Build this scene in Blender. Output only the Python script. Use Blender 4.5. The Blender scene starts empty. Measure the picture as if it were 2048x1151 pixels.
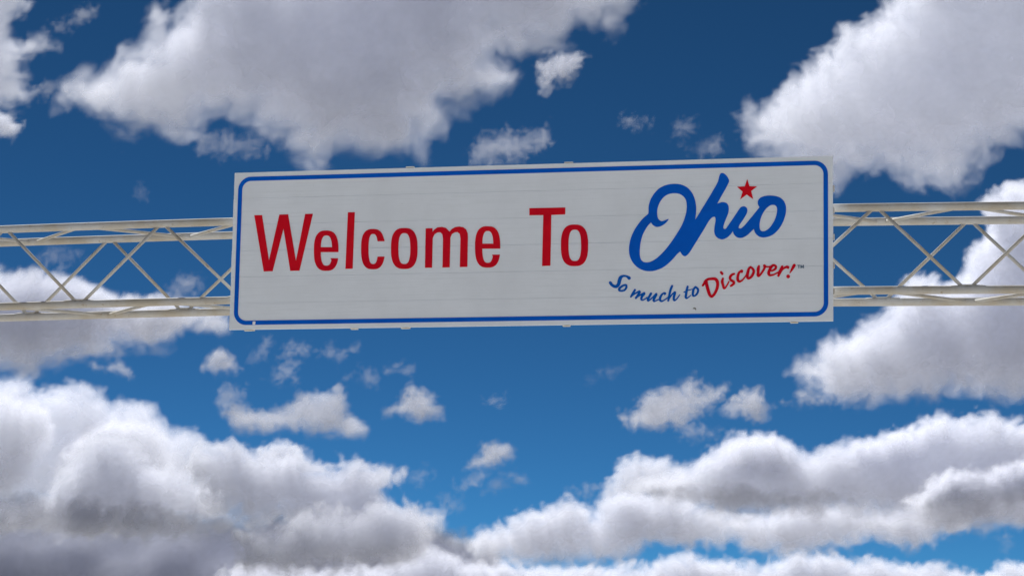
import bpy, bmesh, math, random
import numpy as np
from mathutils import Vector, Matrix

S = bpy.context.scene
COL = S.collection

# ---------------------------------------------------------------- camera
FOC, PITCH, ROLL = 5000.0, 0.15636, 0.0173        # focal length in photo pixels, radians
EYE = Vector((0, 0, 1.6))
FWD = Vector((0, math.cos(PITCH), math.sin(PITCH)))
UP0 = Vector((0, -math.sin(PITCH), math.cos(PITCH)))
RT0 = Vector((1, 0, 0))
RT = math.cos(ROLL) * RT0 + math.sin(ROLL) * UP0
UP = -math.sin(ROLL) * RT0 + math.cos(ROLL) * UP0
cd = bpy.data.cameras.new('camera')
cam = bpy.data.objects.new('camera', cd)
COL.objects.link(cam)
cd.sensor_width = 36.0
cd.lens = 36.0 * FOC / 2048
cd.clip_start = 0.1
cd.clip_end = 90000
cm = Matrix((RT, UP, -FWD)).transposed().to_4x4()
cm.translation = EYE
cam.matrix_world = cm
S.camera = cam

# ---------------------------------------------------------------- sky and sun
SUN_EL, SUN_AZ = math.radians(45), math.radians(-15)   # azimuth from +Y towards +X
world = bpy.data.worlds.new('World')
S.world = world
world.use_nodes = True
wn = world.node_tree
wn.nodes.clear()
sky = wn.nodes.new('ShaderNodeTexSky')
sky.sky_type = 'NISHITA'
sky.sun_disc = False
sky.sun_elevation = SUN_EL
sky.sun_rotation = SUN_AZ
sky.altitude = 9000
sky.air_density = 1.0
sky.dust_density = 0.0
sky.ozone_density = 4.0
deep = wn.nodes.new('ShaderNodeGamma')               # dry, polarised desert blue: deeper overhead than at the horizon
deep.inputs['Gamma'].default_value = 1.5
tint = wn.nodes.new('ShaderNodeMix')
tint.data_type = 'RGBA'
tint.blend_type = 'MULTIPLY'
tint.inputs['Factor'].default_value = 1.0
tint.inputs['B'].default_value = (0.136, 0.240, 0.193, 1)
bg = wn.nodes.new('ShaderNodeBackground')
bg.inputs['Strength'].default_value = 0.050
wo = wn.nodes.new('ShaderNodeOutputWorld')
wn.links.new(sky.outputs[0], deep.inputs['Color'])
wn.links.new(deep.outputs[0], tint.inputs['A'])
wn.links.new(tint.outputs['Result'], bg.inputs['Color'])
wn.links.new(bg.outputs[0], wo.inputs['Surface'])
sl = bpy.data.lights.new('sun', 'SUN')
sl.energy = 2.9
sl.angle = math.radians(0.53)
sl.color = (1.0, 0.99, 0.97)
sun = bpy.data.objects.new('sun', sl)
COL.objects.link(sun)
sdir = Vector((math.sin(SUN_AZ) * math.cos(SUN_EL), math.cos(SUN_AZ) * math.cos(SUN_EL), math.sin(SUN_EL)))
sun.rotation_euler = sdir.to_track_quat('Z', 'Y').to_euler()
sun.location = (0, 0, 60)
S.view_settings.view_transform = 'Standard'
S.view_settings.look = 'None'
S.view_settings.exposure = 1.10
S.view_settings.gamma = 1.0
S.view_settings.use_curve_mapping = False
S.cycles.use_denoising = True
S.cycles.max_bounces = 14
S.cycles.diffuse_bounces = 10
S.cycles.transparent_max_bounces = 64


# ---------------------------------------------------------------- helpers
def ray(px, py):
    return FWD + RT * ((px - 1024) / FOC) - UP * ((py - 575.5) / FOC)


def at(px, py, Y):
    """the point at world depth Y seen at photo pixel (px, py)"""
    d = ray(px, py)
    return EYE + d * (Y / d.y)


def tag(o, label=None, cat=None, group=None, kind=None):
    for k, v in (('label', label), ('category', cat), ('group', group), ('kind', kind)):
        if v:
            o[k] = v
    return o


def principled(name, color, rough=0.5, metal=0.0, spec=0.5):
    m = bpy.data.materials.new(name)
    m.use_nodes = True
    b = m.node_tree.nodes['Principled BSDF']
    b.inputs['Base Color'].default_value = (*color, 1)
    b.inputs['Roughness'].default_value = rough
    b.inputs['Metallic'].default_value = metal
    b.inputs['Specular IOR Level'].default_value = spec
    return m


def link_mesh(name, verts, faces, mat, parent=None, smooth=False):
    me = bpy.data.meshes.new(name)
    me.from_pydata([tuple(v) for v in verts], [], faces)
    me.materials.append(mat)
    if smooth:
        me.shade_smooth()
    o = bpy.data.objects.new(name, me)
    COL.objects.link(o)
    if parent is not None:
        o.parent = parent
    return o


# ---------------------------------------------------------------- ground
def soil_material(name, c0, c1, scale):
    m = principled(name, c0, 0.95, 0, 0.2)
    t = m.node_tree
    b = t.nodes['Principled BSDF']
    co = t.nodes.new('ShaderNodeTexCoord')
    n1 = t.nodes.new('ShaderNodeTexNoise')
    n1.inputs['Scale'].default_value = scale
    n1.inputs['Detail'].default_value = 8
    r = t.nodes.new('ShaderNodeValToRGB')
    r.color_ramp.elements[0].position = 0.3
    r.color_ramp.elements[0].color = (*c0, 1)
    r.color_ramp.elements[1].position = 0.7
    r.color_ramp.elements[1].color = (*c1, 1)
    t.links.new(co.outputs['Object'], n1.inputs['Vector'])
    t.links.new(n1.outputs['Fac'], r.inputs['Fac'])
    t.links.new(r.outputs['Color'], b.inputs['Base Color'])
    return m


def sheet(name, hx, hy, z, mat, cy=0.0):
    o = link_mesh(name, [(-hx, cy - hy, z), (hx, cy - hy, z), (hx, cy + hy, z), (-hx, cy + hy, z)], [(0, 1, 2, 3)], mat)
    return tag(o, kind='structure')


sheet('ground', 4e4, 4e4, 0, soil_material('dark_scrub', (0.20, 0.19, 0.165), (0.36, 0.34, 0.305), 0.02))
sheet('added_bounce_apron', 90, 90, 0.004, soil_material('bounce_gravel', (0.46, 0.435, 0.39), (0.57, 0.54, 0.49), 0.6), 10)  # unseen pale ground added to bounce sunlight up onto the sign


# ---------------------------------------------------------------- clouds
# Each cloud is a closed body of its own: outline, real thickness, real distance. Its surface is lit by the sun, the
# sky and the ground alone; the attribute "opacity" is how much vapour there is along a path through the body.
def vapour_material():
    m = bpy.data.materials.new('cloud_vapour')
    m.use_nodes = True
    t = m.node_tree
    t.nodes.clear()
    N = t.nodes.new
    out = N('ShaderNodeOutputMaterial')
    dif = N('ShaderNodeBsdfDiffuse')
    dif.inputs['Color'].default_value = (0.825, 0.840, 0.91, 1)
    tra = N('ShaderNodeBsdfTranslucent')
    tra.inputs['Color'].default_value = (0.825, 0.840, 0.91, 1)
    mx = N('ShaderNodeMixShader')
    mx.inputs[0].default_value = 0.5
    cl = N('ShaderNodeBsdfTransparent')
    at_ = N('ShaderNodeAttribute')
    at_.attribute_name = 'opacity'
    fin = N('ShaderNodeMixShader')
    L = t.links.new
    L(dif.outputs[0], mx.inputs[1])
    L(tra.outputs[0], mx.inputs[2])
    L(at_.outputs['Fac'], fin.inputs[0])
    L(cl.outputs[0], fin.inputs[1])
    L(mx.outputs[0], fin.inputs[2])
    L(fin.outputs[0], out.inputs['Surface'])
    return m


VAPOUR = vapour_material()


class Noise2:
    def __init__(self, seed):
        r = np.random.RandomState(seed)
        self.p = r.permutation(512).astype(np.int64)
        a = r.rand(512) * 2 * np.pi
        self.gx, self.gy = np.cos(a).astype(np.float32), np.sin(a).astype(np.float32)

    def at(self, x, y):
        xi, yi = np.floor(x).astype(np.int64), np.floor(y).astype(np.int64)
        fx, fy = (x - xi).astype(np.float32), (y - yi).astype(np.float32)
        u, v = fx * fx * fx * (fx * (fx * 6 - 15) + 10), fy * fy * fy * (fy * (fy * 6 - 15) + 10)

        def g(i, j):
            h = self.p[(self.p[(xi + i) & 511] + yi + j) & 511]
            return self.gx[h] * (fx - i) + self.gy[h] * (fy - j)
        a = g(0, 0) + u * (g(1, 0) - g(0, 0))
        b = g(0, 1) + u * (g(1, 1) - g(0, 1))
        return (a + v * (b - a)) * 1.5

    def fbm(self, x, y, octaves=5, gain=0.5, lac=2.03, billow=False):
        s, a, n = 0, 1.0, 0
        for k in range(octaves):
            v = self.at(x + 17.3 * k, y - 9.1 * k)
            s = s + a * ((np.abs(v) * 2 - 0.6) if billow else v)
            n += a
            a *= gain
            x, y = x * lac, y * lac
        return s / n


def poly_sdf(poly, X, Z):
    """signed distance to a closed outline, positive inside"""
    P = np.stack([X.ravel(), Z.ravel()], -1)
    d = np.full(len(P), 1e18)
    ins = np.zeros(len(P), bool)
    for i in range(len(poly)):
        a, b = poly[i], poly[(i + 1) % len(poly)]
        e, w = b - a, P - a
        q = w - np.clip((w @ e) / max(e @ e, 1e-9), 0, 1)[:, None] * e
        d = np.minimum(d, (q ** 2).sum(1))
        cr = e[0] * w[:, 1] - e[1] * w[:, 0]
        ins ^= ((a[1] <= P[:, 1]) & (b[1] > P[:, 1]) & (cr > 0)) | ((a[1] > P[:, 1]) & (b[1] <= P[:, 1]) & (cr < 0))
    return (np.where(ins, 1, -1) * np.sqrt(d)).reshape(X.shape)


def blur(a, k):
    for _ in range(2):
        for ax in (0, 1):
            p = np.pad(a, [(k, k) if i == ax else (0, 0) for i in (0, 1)], mode='edge')
            c = np.cumsum(p, axis=ax)
            c = np.concatenate([np.zeros_like(np.take(c, [0], axis=ax)), c], axis=ax)
            n = a.shape[ax]
            a = (np.take(c, range(2 * k + 1, 2 * k + 1 + n), axis=ax) - np.take(c, range(0, n), axis=ax)) / (2 * k + 1)
    return a


SEED = [0]


def cloud(outline, Y, R=60, lean=-0.3, ragged=16, wave=90, soft=14, soft_low=24, dense=0.34, slices=8, fill=1.0,
          flat=0.0, step=3.1, label='', group=None, kind=None, seed=None):
    """A body of vapour built as nested sheets of thin droplets, one behind another through its real depth; sunlight is
    scattered and thinned out from sheet to sheet. All lengths but Y in photo pixels at the cloud's distance Y (metres)."""
    SEED[0] += 1
    sd0 = seed or 100 + SEED[0]
    nz = Noise2(sd0)
    k = Y / FOC
    pts = [at(x, y, Y) for x, y in outline]
    cx, cz = sum(p.x for p in pts) / len(pts), sum(p.z for p in pts) / len(pts)
    poly = np.array([((p.x - cx) / k, (p.z - cz) / k) for p in pts])
    pad = ragged * 1.3 + 8
    lo, hi = poly.min(0) - pad, poly.max(0) + pad
    nx, ny = int((hi[0] - lo[0]) / step) + 2, int((hi[1] - lo[1]) / step) + 2
    X, Z = np.meshgrid(lo[0] + np.arange(nx) * step, lo[1] + np.arange(ny) * step)
    cs = 4.0                                             # distance field on a coarser grid
    CX, CZ = np.meshgrid(np.arange(lo[0], hi[0] + 2 * cs, cs), np.arange(lo[1], hi[1] + 2 * cs, cs))
    sd = poly_sdf(poly, CX, CZ)
    fx, fz = (X - lo[0]) / cs, (Z - lo[1]) / cs
    ix, iz = np.minimum(fx.astype(int), sd.shape[1] - 2), np.minimum(fz.astype(int), sd.shape[0] - 2)
    tx, tz = fx - ix, fz - iz
    sdf = (sd[iz, ix] * (1 - tx) + sd[iz, ix + 1] * tx) * (1 - tz) + (sd[iz + 1, ix] * (1 - tx) + sd[iz + 1, ix + 1] * tx) * tz
    octs = lambda wl: int(max(2, min(7, math.log2(wl / 5.0))))     # no detail finer than the mesh can hold
    wx = nz.fbm(X / wave + 3.1, Z / wave, 3) * wave * 0.25
    wz = nz.fbm(X / wave - 7.7, Z / wave + 5, 3) * wave * 0.25
    common = nz.fbm((X + wx) / wave, (Z + wz) / wave, octs(wave), 0.58) + 0.35 * nz.fbm((X + wx) / wave * 1.7, (Z + wz) / wave * 1.7, octs(wave / 1.7), 0.5, billow=True)
    swell = nz.fbm(X / wave / 1.5 + 2, Z / wave / 1.5 - 6, 2)
    zt = np.clip((Z - poly[:, 1].min()) / np.ptp(poly[:, 1]), 0, 1)
    sf = soft_low + (soft - soft_low) * np.clip(zt * 1.6, 0, 1)
    Vs, As, Qs, n0 = [], [], [], 0
    for j in range(slices):
        t = -1 + 2 * (j + 0.5) / slices                  # -1 nearest, +1 farthest
        own = Noise2(sd0 * 31 + j)
        en = own.fbm((X + wx) / wave, (Z + wz) / wave, octs(wave), 0.58) + 0.5 * own.fbm((X + wx) / wave * 2.3, (Z + wz) / wave * 2.3, octs(wave / 2.3), 0.5, billow=True)
        inset = R * (1 - math.sqrt(1 - t * t)) * (1 - flat * (1 - zt) * (t < 0)) * 0.8
        s = sdf + ragged * (1.5 * common + 1.7 * en) - inset + 0.3 * sf
        d = np.clip(s, 0, None) / sf
        op = dense * (1 - np.exp(-(d ** 1.4) * 0.9)) * np.clip(fill + 0.38 * en + 0.25 * common, 0.15, 1.2)
        y = t * R * 0.9 + lean * (Z - poly[:, 1].mean()) + 0.10 * wave * swell
        use = op > 0.006
        cell = use[:-1, :-1] | use[1:, :-1] | use[:-1, 1:] | use[1:, 1:]
        if not cell.any():
            continue
        vu = np.zeros_like(use)
        for dj in (0, 1):
            for di in (0, 1):
                vu[dj:vu.shape[0] - 1 + dj, di:vu.shape[1] - 1 + di] |= cell
        idx = np.full(use.shape, -1)
        idx[vu] = np.arange(vu.sum()) + n0
        jj, ii = np.nonzero(cell)
        Qs.append(np.stack([idx[jj, ii], idx[jj, ii + 1], idx[jj + 1, ii + 1], idx[jj + 1, ii]], -1))
        x_, y_, z_ = X[vu], y[vu], Z[vu]
        r = 1 + y_ * k / Y                               # the outline holds at every depth of the body
        Vs.append(np.stack([(x_ * k + cx) * r - cx, y_ * k, (z_ * k + cz - EYE.z) * r - cz + EYE.z], -1))
        As.append(np.where(use, op, 0)[vu])
        n0 += int(vu.sum())
    V, A, quads = np.concatenate(Vs), np.concatenate(As), np.concatenate(Qs)
    me = bpy.data.meshes.new('cloud')
    me.vertices.add(len(V))
    me.vertices.foreach_set('co', V.astype(np.float32).ravel())
    me.loops.add(quads.size)
    me.loops.foreach_set('vertex_index', quads.astype(np.int32).ravel())
    me.polygons.add(len(quads))
    me.polygons.foreach_set('loop_start', np.arange(0, quads.size, 4, dtype=np.int32))
    me.update(calc_edges=True)
    me.shade_smooth()
    a = me.attributes.new('opacity', 'FLOAT', 'POINT')
    a.data.foreach_set('value', A.astype(np.float32))
    me.materials.append(VAPOUR)
    o = bpy.data.objects.new('cloud', me)
    COL.objects.link(o)
    o.location = (cx, Y, cz)
    tag(o, label, 'cloud', group, kind)
    return o



P = []          # outline in photo pixels, distance, shape settings, label
SOFT = dict(ragged=28, wave=150, soft=46, soft_low=58, dense=.42, slices=9, lean=-.1, step=4.8)
CUMU = dict(ragged=14, wave=80, step=3.0, soft=11, soft_low=32, dense=.32, slices=8)
LAYER = dict(ragged=20, wave=80, soft=13, soft_low=36, step=3.5, dense=.48, slices=8, lean=-.05)
PUFF = dict(ragged=10, wave=46, soft=15, soft_low=26, dense=.36, slices=6, R=30, step=2.4, lean=.35)
WISP = dict(kind='stuff', ragged=13, wave=40, soft=26, soft_low=28, dense=.2, slices=4, R=14, step=2.6, lean=.3)


def beyond_frame(o):
    """clouds that run out of the picture go on there and end in a rounded side of their own"""
    out = []
    for i, p in enumerate(o):
        q = o[(i + 1) % len(o)]
        out.append(p)
        L = math.hypot(q[0] - p[0], q[1] - p[1])
        for ax, sgn, edge in ((0, -1, -60), (0, 1, 2110), (1, -1, -60)):
            if sgn * p[ax] >= sgn * edge and sgn * q[ax] >= sgn * edge and L > 20:
                for t in (0.08, 0.27, 0.5, 0.73, 0.92):
                    m = [p[0] + (q[0] - p[0]) * t, p[1] + (q[1] - p[1]) * t]
                    m[ax] += sgn * min(0.5 * L, 150) * math.sqrt(1 - (2 * t - 1) ** 2) * (0.85 + 0.3 * math.sin(9 * t + L))
                    out.append(tuple(m))
                break
    return out


def C(o, Y, base, label, **kw):
    o = beyond_frame(o)
    d = dict(base)
    d.update(kw)
    P.append(cloud(o, Y, label=label, **d))


# --- far layers first
C([(-60,752),(0,752),(48,752),(73,772),(117,770),(157,760),(205,770),(223,797),(285,795),(311,803),(329,829),(344,847),(391,851),(412,880),(440,935),(450,1010),(380,1035),(200,1040),(-60,1045)], 6000, CUMU, 'tall bright white cumulus rising behind the grey cloud bank at lower left', R=120, ragged=8)
C([(105,945),(135,892),(172,856),(215,838),(262,832),(300,845),(332,868),(354,905),(362,950),(330,990),(120,990)], 5700, CUMU, 'bright rounded head in the middle of the white cumulus', R=80, ragged=8, soft=12)
C([(-60,800),(10,782),(60,792),(92,815),(108,850),(100,890),(70,950),(20,990),(-60,995)], 5750, CUMU, 'bright rounded head at the left end of the white cumulus', R=80, ragged=9, soft=14)
C([(505,895),(519,888),(545,884),(556,874),(562,884),(580,879),(600,891),(613,905),(612,935),(600,960),(520,960)], 5900, CUMU, 'small bright cloud head showing over the grey cloud bank', R=40, ragged=7, wave=40)
C([(1190,1010),(1205,964),(1223,946),(1227,931),(1245,913),(1271,904),(1300,909),(1336,909),(1345,920),(1400,960),(1400,1020)], 5900, CUMU, 'bright white cloud tower at the left end of the lower right cloud bank', R=60, ragged=7, wave=45)
C([(838,1092),(870,1085),(880,1073),(905,1069),(930,1080),(950,1078),(957,1090),(960,1130),(860,1130)], 5950, CUMU, 'small brilliant white cloud between the two lower cloud banks', R=40, ragged=6, wave=36)
# --- bottom row
C([(-60,1025),(150,1025),(330,1035),(450,1030),(560,1024),(700,1040),(860,1045),(1000,1100),(1000,1240),(-60,1240)], 5200, LAYER, 'dark blue grey cloud layer along the lower left edge of the sky', dense=.7, ragged=22, R=60, lean=.8, soft=26, wave=140)
C([(428,1160),(457,1129),(512,1118),(556,1127),(640,1120),(748,1127),(802,1099),(850,1092),(900,1110),(980,1118),(1080,1125),(1200,1128),(1300,1123),(1348,1107),(1384,1099),(1417,1108),(1475,1123),(1556,1116),(1593,1101),(1660,1108),(1721,1112),(1746,1108),(1794,1116),(1885,1116),(1905,1132),(1958,1142),(2000,1150),(2110,1150),(2110,1240),(428,1240)], 5000, LAYER, 'long low grey and white cloud row lying along the foot of the sky', R=60, ragged=14)
C([(1958,1150),(1985,1134),(1992,1122),(2013,1117),(2048,1122),(2110,1118),(2110,1230),(1950,1230)], 4900, CUMU, 'bright cloud head at the bottom right corner of the sky', R=40, ragged=6, wave=40)
# --- lower left bank
C([(95,990),(110,942),(146,902),(183,873),(234,867),(278,884),(311,920),(380,935),(430,960),(470,1000),(470,1050),(384,1062),(274,1072),(201,1070),(0,1062),(-60,1062),(-60,1000),(0,1002)], 4600, LAYER, 'grey domed cloud with a flat dark base in front of the bright cumulus', dense=.5, lean=.1, R=80, ragged=17, soft=22)
C([(-60,1000),(60,992),(180,1000),(300,1012),(420,1030),(500,1046),(440,1060),(384,1066),(274,1074),(201,1070),(0,1064),(-60,1064)], 4500, LAYER, 'flat dark underside of the left cloud bank', dense=.42, R=24, lean=.85, soft=34, ragged=16)
C([(370,935),(384,906),(413,876),(450,876),(490,891),(556,893),(607,906),(644,917),(713,917),(748,924),(788,929),(795,949),(778,986),(795,997),(846,1004),(868,1019),(901,1026),(880,1050),(879,1066),(850,1100),(800,1130),(640,1110),(590,1062),(560,1035),(500,1050),(420,1030),(400,980)], 4300, LAYER, 'broad ragged grey cloud bank reaching right across the lower left sky', dense=.46, lean=.14, R=70, soft=16, ragged=17)
C([(470,1060),(560,1058),(600,1025),(650,1012),(720,1020),(760,1005),(830,1010),(870,1030),(865,1075),(840,1110),(760,1140),(600,1150),(480,1140)], 4150, LAYER, 'pale ragged cloud fold low in front of the left cloud bank', dense=.42, lean=.25, R=40, ragged=18, soft=20)
# --- lower right bank
C([(919,1075),(949,1052),(978,1050),(1011,1037),(1040,1023),(1084,1004),(1135,997),(1161,1008),(1186,1019),(1205,1000),(1241,980),(1271,980),(1322,982),(1377,1001),(1448,1015),(1519,1010),(1578,1006),(1666,1002),(1757,1010),(1850,1000),(1960,1010),(1940,1060),(1892,1066),(1870,1096),(1830,1104),(1794,1096),(1702,1088),(1666,1104),(1556,1108),(1490,1108),(1476,1083),(1454,1079),(1421,1090),(1373,1098),(1300,1096),(1267,1118),(1176,1130),(1066,1132),(978,1122),(930,1110)], 4400, LAYER, 'lower fold of the long cloud bank at lower right with a bright upper rim', R=70, ragged=13)
C([(1240,975),(1262,965),(1300,947),(1337,927),(1384,909),(1428,895),(1446,891),(1457,875),(1516,862),(1552,868),(1589,886),(1640,887),(1680,880),(1721,868),(1750,875),(1775,861),(1827,851),(1838,840),(1863,832),(1870,818),(1892,828),(1911,838),(1951,829),(1977,817),(1995,825),(2031,840),(2110,838),(2110,1040),(1960,1060),(1860,1050),(1740,1040),(1620,1036),(1500,1040),(1400,1026),(1320,1000),(1255,988)], 4100, LAYER, 'long white topped grey cloud bank across the lower right sky', R=85, ragged=12)
C([(1800,1000),(1850,960),(1930,930),(2000,925),(2110,900),(2110,1040),(1995,1050),(1900,1062),(1830,1050)], 3900, LAYER, 'darker grey cloud fold in front of the lower right bank', R=60, ragged=13)
C([(1430,940),(1446,893),(1470,874),(1516,863),(1552,869),(1580,890),(1600,930),(1560,960),(1480,965)], 4050, CUMU, 'bright rounded head on the long lower right cloud bank', R=50, ragged=9, wave=50, dense=.28)
C([(1700,940),(1722,872),(1775,862),(1830,852),(1868,824),(1900,832),(1905,880),(1840,930),(1760,950)], 4060, CUMU, 'bright jagged crest near the right end of the lower right bank', R=50, ragged=10, wave=50, dense=.28)
C([(1300,985),(1420,970),(1540,985),(1660,982),(1720,1000),(1600,1014),(1480,1018),(1380,1006)], 4000, LAYER, 'flat grey underside of the long lower right cloud bank', dense=.3, R=20, lean=.85, soft=30, ragged=14)
C([(1840,1012),(1900,965),(2000,950),(2110,930),(2110,1000),(1980,1028),(1880,1034)], 3850, LAYER, 'flat grey underside at the right end of the lower right bank', dense=.3, R=20, lean=.85, soft=30, ragged=14)
# --- middle sky
C([(-60,541),(25,542),(92,531),(140,537),(175,547),(200,562),(228,578),(300,600),(360,606),(460,628),(462,650),(445,668),(380,672),(320,690),(240,692),(190,708),(115,722),(65,746),(-60,748)], 3600, SOFT, 'soft grey cloud drifting behind the left part of the truss', dense=.55, lean=.1, R=80, ragged=20, wave=110, soft=20)
C([(1984,377),(2017,363),(2110,335),(2110,795),(2019,800),(1934,795),(1884,790),(1824,800),(1764,812),(1709,808),(1649,793),(1599,770),(1574,745),(1589,720),(1624,705),(1634,680),(1704,650),(1764,615),(1790,575),(1800,552),(1836,544),(1867,542),(1889,563),(1906,555),(1925,538),(1931,513),(1936,493),(1964,477),(1972,452),(1960,430),(1948,402)], 3500, CUMU, 'large grey cumulus behind the right part of the truss', dense=.5, lean=-.1, R=120, ragged=13, wave=90)
C([(1224,825),(1269,813),(1274,790),(1304,778),(1349,765),(1384,752),(1404,770),(1464,770),(1444,795),(1424,820),(1384,835),(1360,852),(1314,865),(1259,855),(1234,845)], 3300, PUFF, 'grey white cloud puff below the right half of the sign', R=45, ragged=10)
C([(1340,855),(1384,845),(1439,860),(1430,875),(1374,878)], 3300, WISP, 'thin wisp hanging under the puff below the sign')
C([(1439,820),(1464,790),(1494,777),(1519,772),(1529,795),(1549,815),(1524,835),(1474,837)], 3320, PUFF, 'smaller cloud puff beside the grey white one')
C([(1560,806),(1585,795),(1614,780),(1640,790),(1662,807),(1610,812)], 3400, PUFF, 'little cloud scrap at the left foot of the large right cumulus', dense=.22, R=18)
C([(445,812),(470,806),(500,812),(530,818),(560,810),(590,792),(600,775),(640,780),(660,778),(675,768),(690,773),(700,800),(703,825),(725,840),(737,855),(735,870),(700,878),(640,872),(600,865),(540,867),(480,865),(450,845),(440,825)], 3300, PUFF, 'saddle shaped grey cloud puff below the left half of the sign', R=45, ragged=7, wave=50)
C([(770,827),(790,805),(805,785),(830,768),(850,775),(865,785),(875,805),(888,815),(885,835),(850,843),(830,838),(800,827)], 3350, PUFF, 'three cornered cloud puff right of the saddle shaped one', R=30, ragged=8)
C([(932,935),(945,915),(960,905),(965,885),(990,878),(1015,885),(1035,912),(1025,920),(1000,932),(965,937)], 3400, PUFF, 'small cloud puff in the blue gap between the lower banks', R=26, ragged=7)
C([(404,737),(410,715),(425,702),(445,699),(470,710),(482,735),(470,747),(430,748)], 3350, PUFF, 'small cloud puff below the left end of the sign', R=22, ragged=8)
C([(180,730),(215,728),(240,725),(260,738),(268,752),(258,758),(235,748),(200,745)], 3350, PUFF, 'flat grey cloud scrap over the bright cumulus', R=16, dense=.2, ragged=7)
W = [
 ([(432,808),(440,785),(462,772),(490,776),(495,792),(480,812),(450,822)], 'wisp at the left end of the saddle shaped cloud', .75),
 ([(972,808),(990,795),(1005,797),(1012,808),(1000,818)], 'faint dot of cloud below the middle of the sign', .6),
 ([(507,712),(510,690),(535,675),(545,690),(530,710)], 'faint wisp under the left corner of the sign', .5),
 ([(560,713),(570,697),(600,690),(620,690),(605,708),(580,717)], 'second wisp along the row under the sign', .75),
 ([(628,702),(660,700),(690,695),(710,697),(690,716),(680,728),(660,712)], 'third wisp along the row under the sign', .7),
 ([(535,760),(550,740),(575,735),(597,723),(592,745),(583,762),(555,764)], 'wisp over the saddle shaped cloud', .65),
 ([(688,752),(715,742),(737,740),(752,757),(752,768)], 'pale wisp under the middle of the sign', .5),
 ([(765,742),(785,730),(805,729),(830,740),(810,745)], 'thin flat wisp over the three cornered puff', .6),
 ([(897,982),(920,960),(950,948),(972,946),(955,964),(930,984)], 'slanting wisp under the small cloud puff', .75),
 ([(1003,950),(1025,943),(1052,957),(1025,962)], 'short wisp right of the slanting one', .65),
 ([(970,980),(990,970),(1010,975),(990,988)], 'tiny wisp low in the blue gap', .5),
 ([(812,947),(850,933),(868,945),(850,960),(838,975)], 'curled wisp right of the left cloud bank', .5),
 ([(876,990),(900,990),(930,1015),(905,1020),(885,1010)], 'drooping wisp beside the left cloud bank', .55),
 ([(1133,987),(1145,973),(1170,980),(1205,968),(1180,987),(1160,997)], 'wisp trailing left from the bright cloud tower', .65),
 ([(1172,755),(1195,742),(1248,735),(1220,752)], 'very faint streak below the sign', .3),
 ([(272,385),(285,372),(303,382),(292,395)], 'very faint dot of cloud left of the sign', .35),
 ([(108,45),(130,38),(150,25),(190,18),(185,38),(160,52),(140,60)], 'thin wisp high in the upper left sky', .6),
 ([(338,575),(352,556),(375,545),(412,552),(408,575),(370,597),(342,600)], 'faint wisp behind the braces left of the sign', .6),
 ([(75,510),(95,492),(140,497),(165,508),(140,525),(90,527)], 'faint wisp behind the left end of the truss', .4),
 ([(1238,250),(1255,235),(1290,232),(1302,248),(1275,262)], 'faint wisp over the right half of the sign', .45),
 ([(1345,250),(1370,240),(1400,245),(1390,265),(1365,275),(1355,290)], 'torn wisp between the two upper clouds', .45),
 ([(1375,295),(1400,285),(1440,280),(1440,300),(1400,312)], 'wisp just above the sign near the right cloud', .6),
 ([(940,300),(960,265),(1000,262),(1060,262),(1100,255),(1110,285),(1070,300),(1050,325),(940,335)], 'hanging wisp over the middle of the sign', .72),
 ([(385,270),(430,262),(500,275),(540,300),(500,315),(440,318),(400,300)], 'thin veil under the big upper cloud', .45),
 ([(60,168),(95,170),(130,180),(160,175),(150,195),(100,190),(62,195)], 'thin bridge of vapour joining the two upper left clouds', .6),
 ([(1990,1075),(2010,1070),(2020,1085),(2000,1090)], 'faint dot of cloud in the lower right blue gap', .5),
]
for o, lab, f in W:
    C(o, 3350, WISP, lab, dense=.26 * f)
# --- upper sky
C([(1068,145),(1075,125),(1105,108),(1150,97),(1167,115),(1150,150),(1115,165),(1092,192),(1078,172)], 3050, PUFF, 'loose cloud puff right of the big upper cloud', R=34, ragged=12, wave=50)
C([(-60,-60),(70,-60),(55,10),(35,50),(45,75),(95,80),(115,98),(60,110),(45,140),(62,185),(55,207),(20,212),(-60,212)], 3100, SOFT, 'soft broken cloud at the upper left edge of the sky', R=60, ragged=16, wave=70, soft=20, soft_low=26, dense=.22)
C([(-60,215),(15,223),(40,250),(30,270),(-60,275)], 3120, SOFT, 'soft scrap of cloud under the one at the upper left edge', R=30, ragged=10, wave=60, soft=14, soft_low=20)
C([(120,198),(154,168),(192,140),(212,116),(250,86),(281,96),(298,79),(292,30),(310,-10),(342,45),(363,14),(370,-60),(1290,-80),(1255,10),(1225,60),(1150,80),(1090,95),(1050,112),(990,108),(1045,150),(1000,190),(950,212),(905,210),(900,250),(845,270),(825,310),(750,330),(700,310),(650,329),(616,328),(589,305),(548,277),(497,253),(445,243),(411,240),(370,270),(308,264),(274,274),(240,253),(199,233)], 3000, SOFT, 'big soft grey white cloud above the left half of the sign', R=150)
C([(1765,7),(1751,18),(1711,40),(1674,47),(1667,73),(1652,89),(1616,98),(1618,117),(1583,146),(1543,179),(1503,208),(1481,226),(1477,263),(1492,299),(1521,310),(1600,345),(1674,387),(1711,358),(1769,339),(1813,361),(1868,383),(1904,390),(1933,372),(1955,339),(1984,317),(2046,290),(2110,270),(2120,-60),(1800,-60)], 3200, CUMU, 'large bright cumulus above the right end of the sign', dense=.36, R=150, ragged=14, wave=90, soft=16, soft_low=46)

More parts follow.
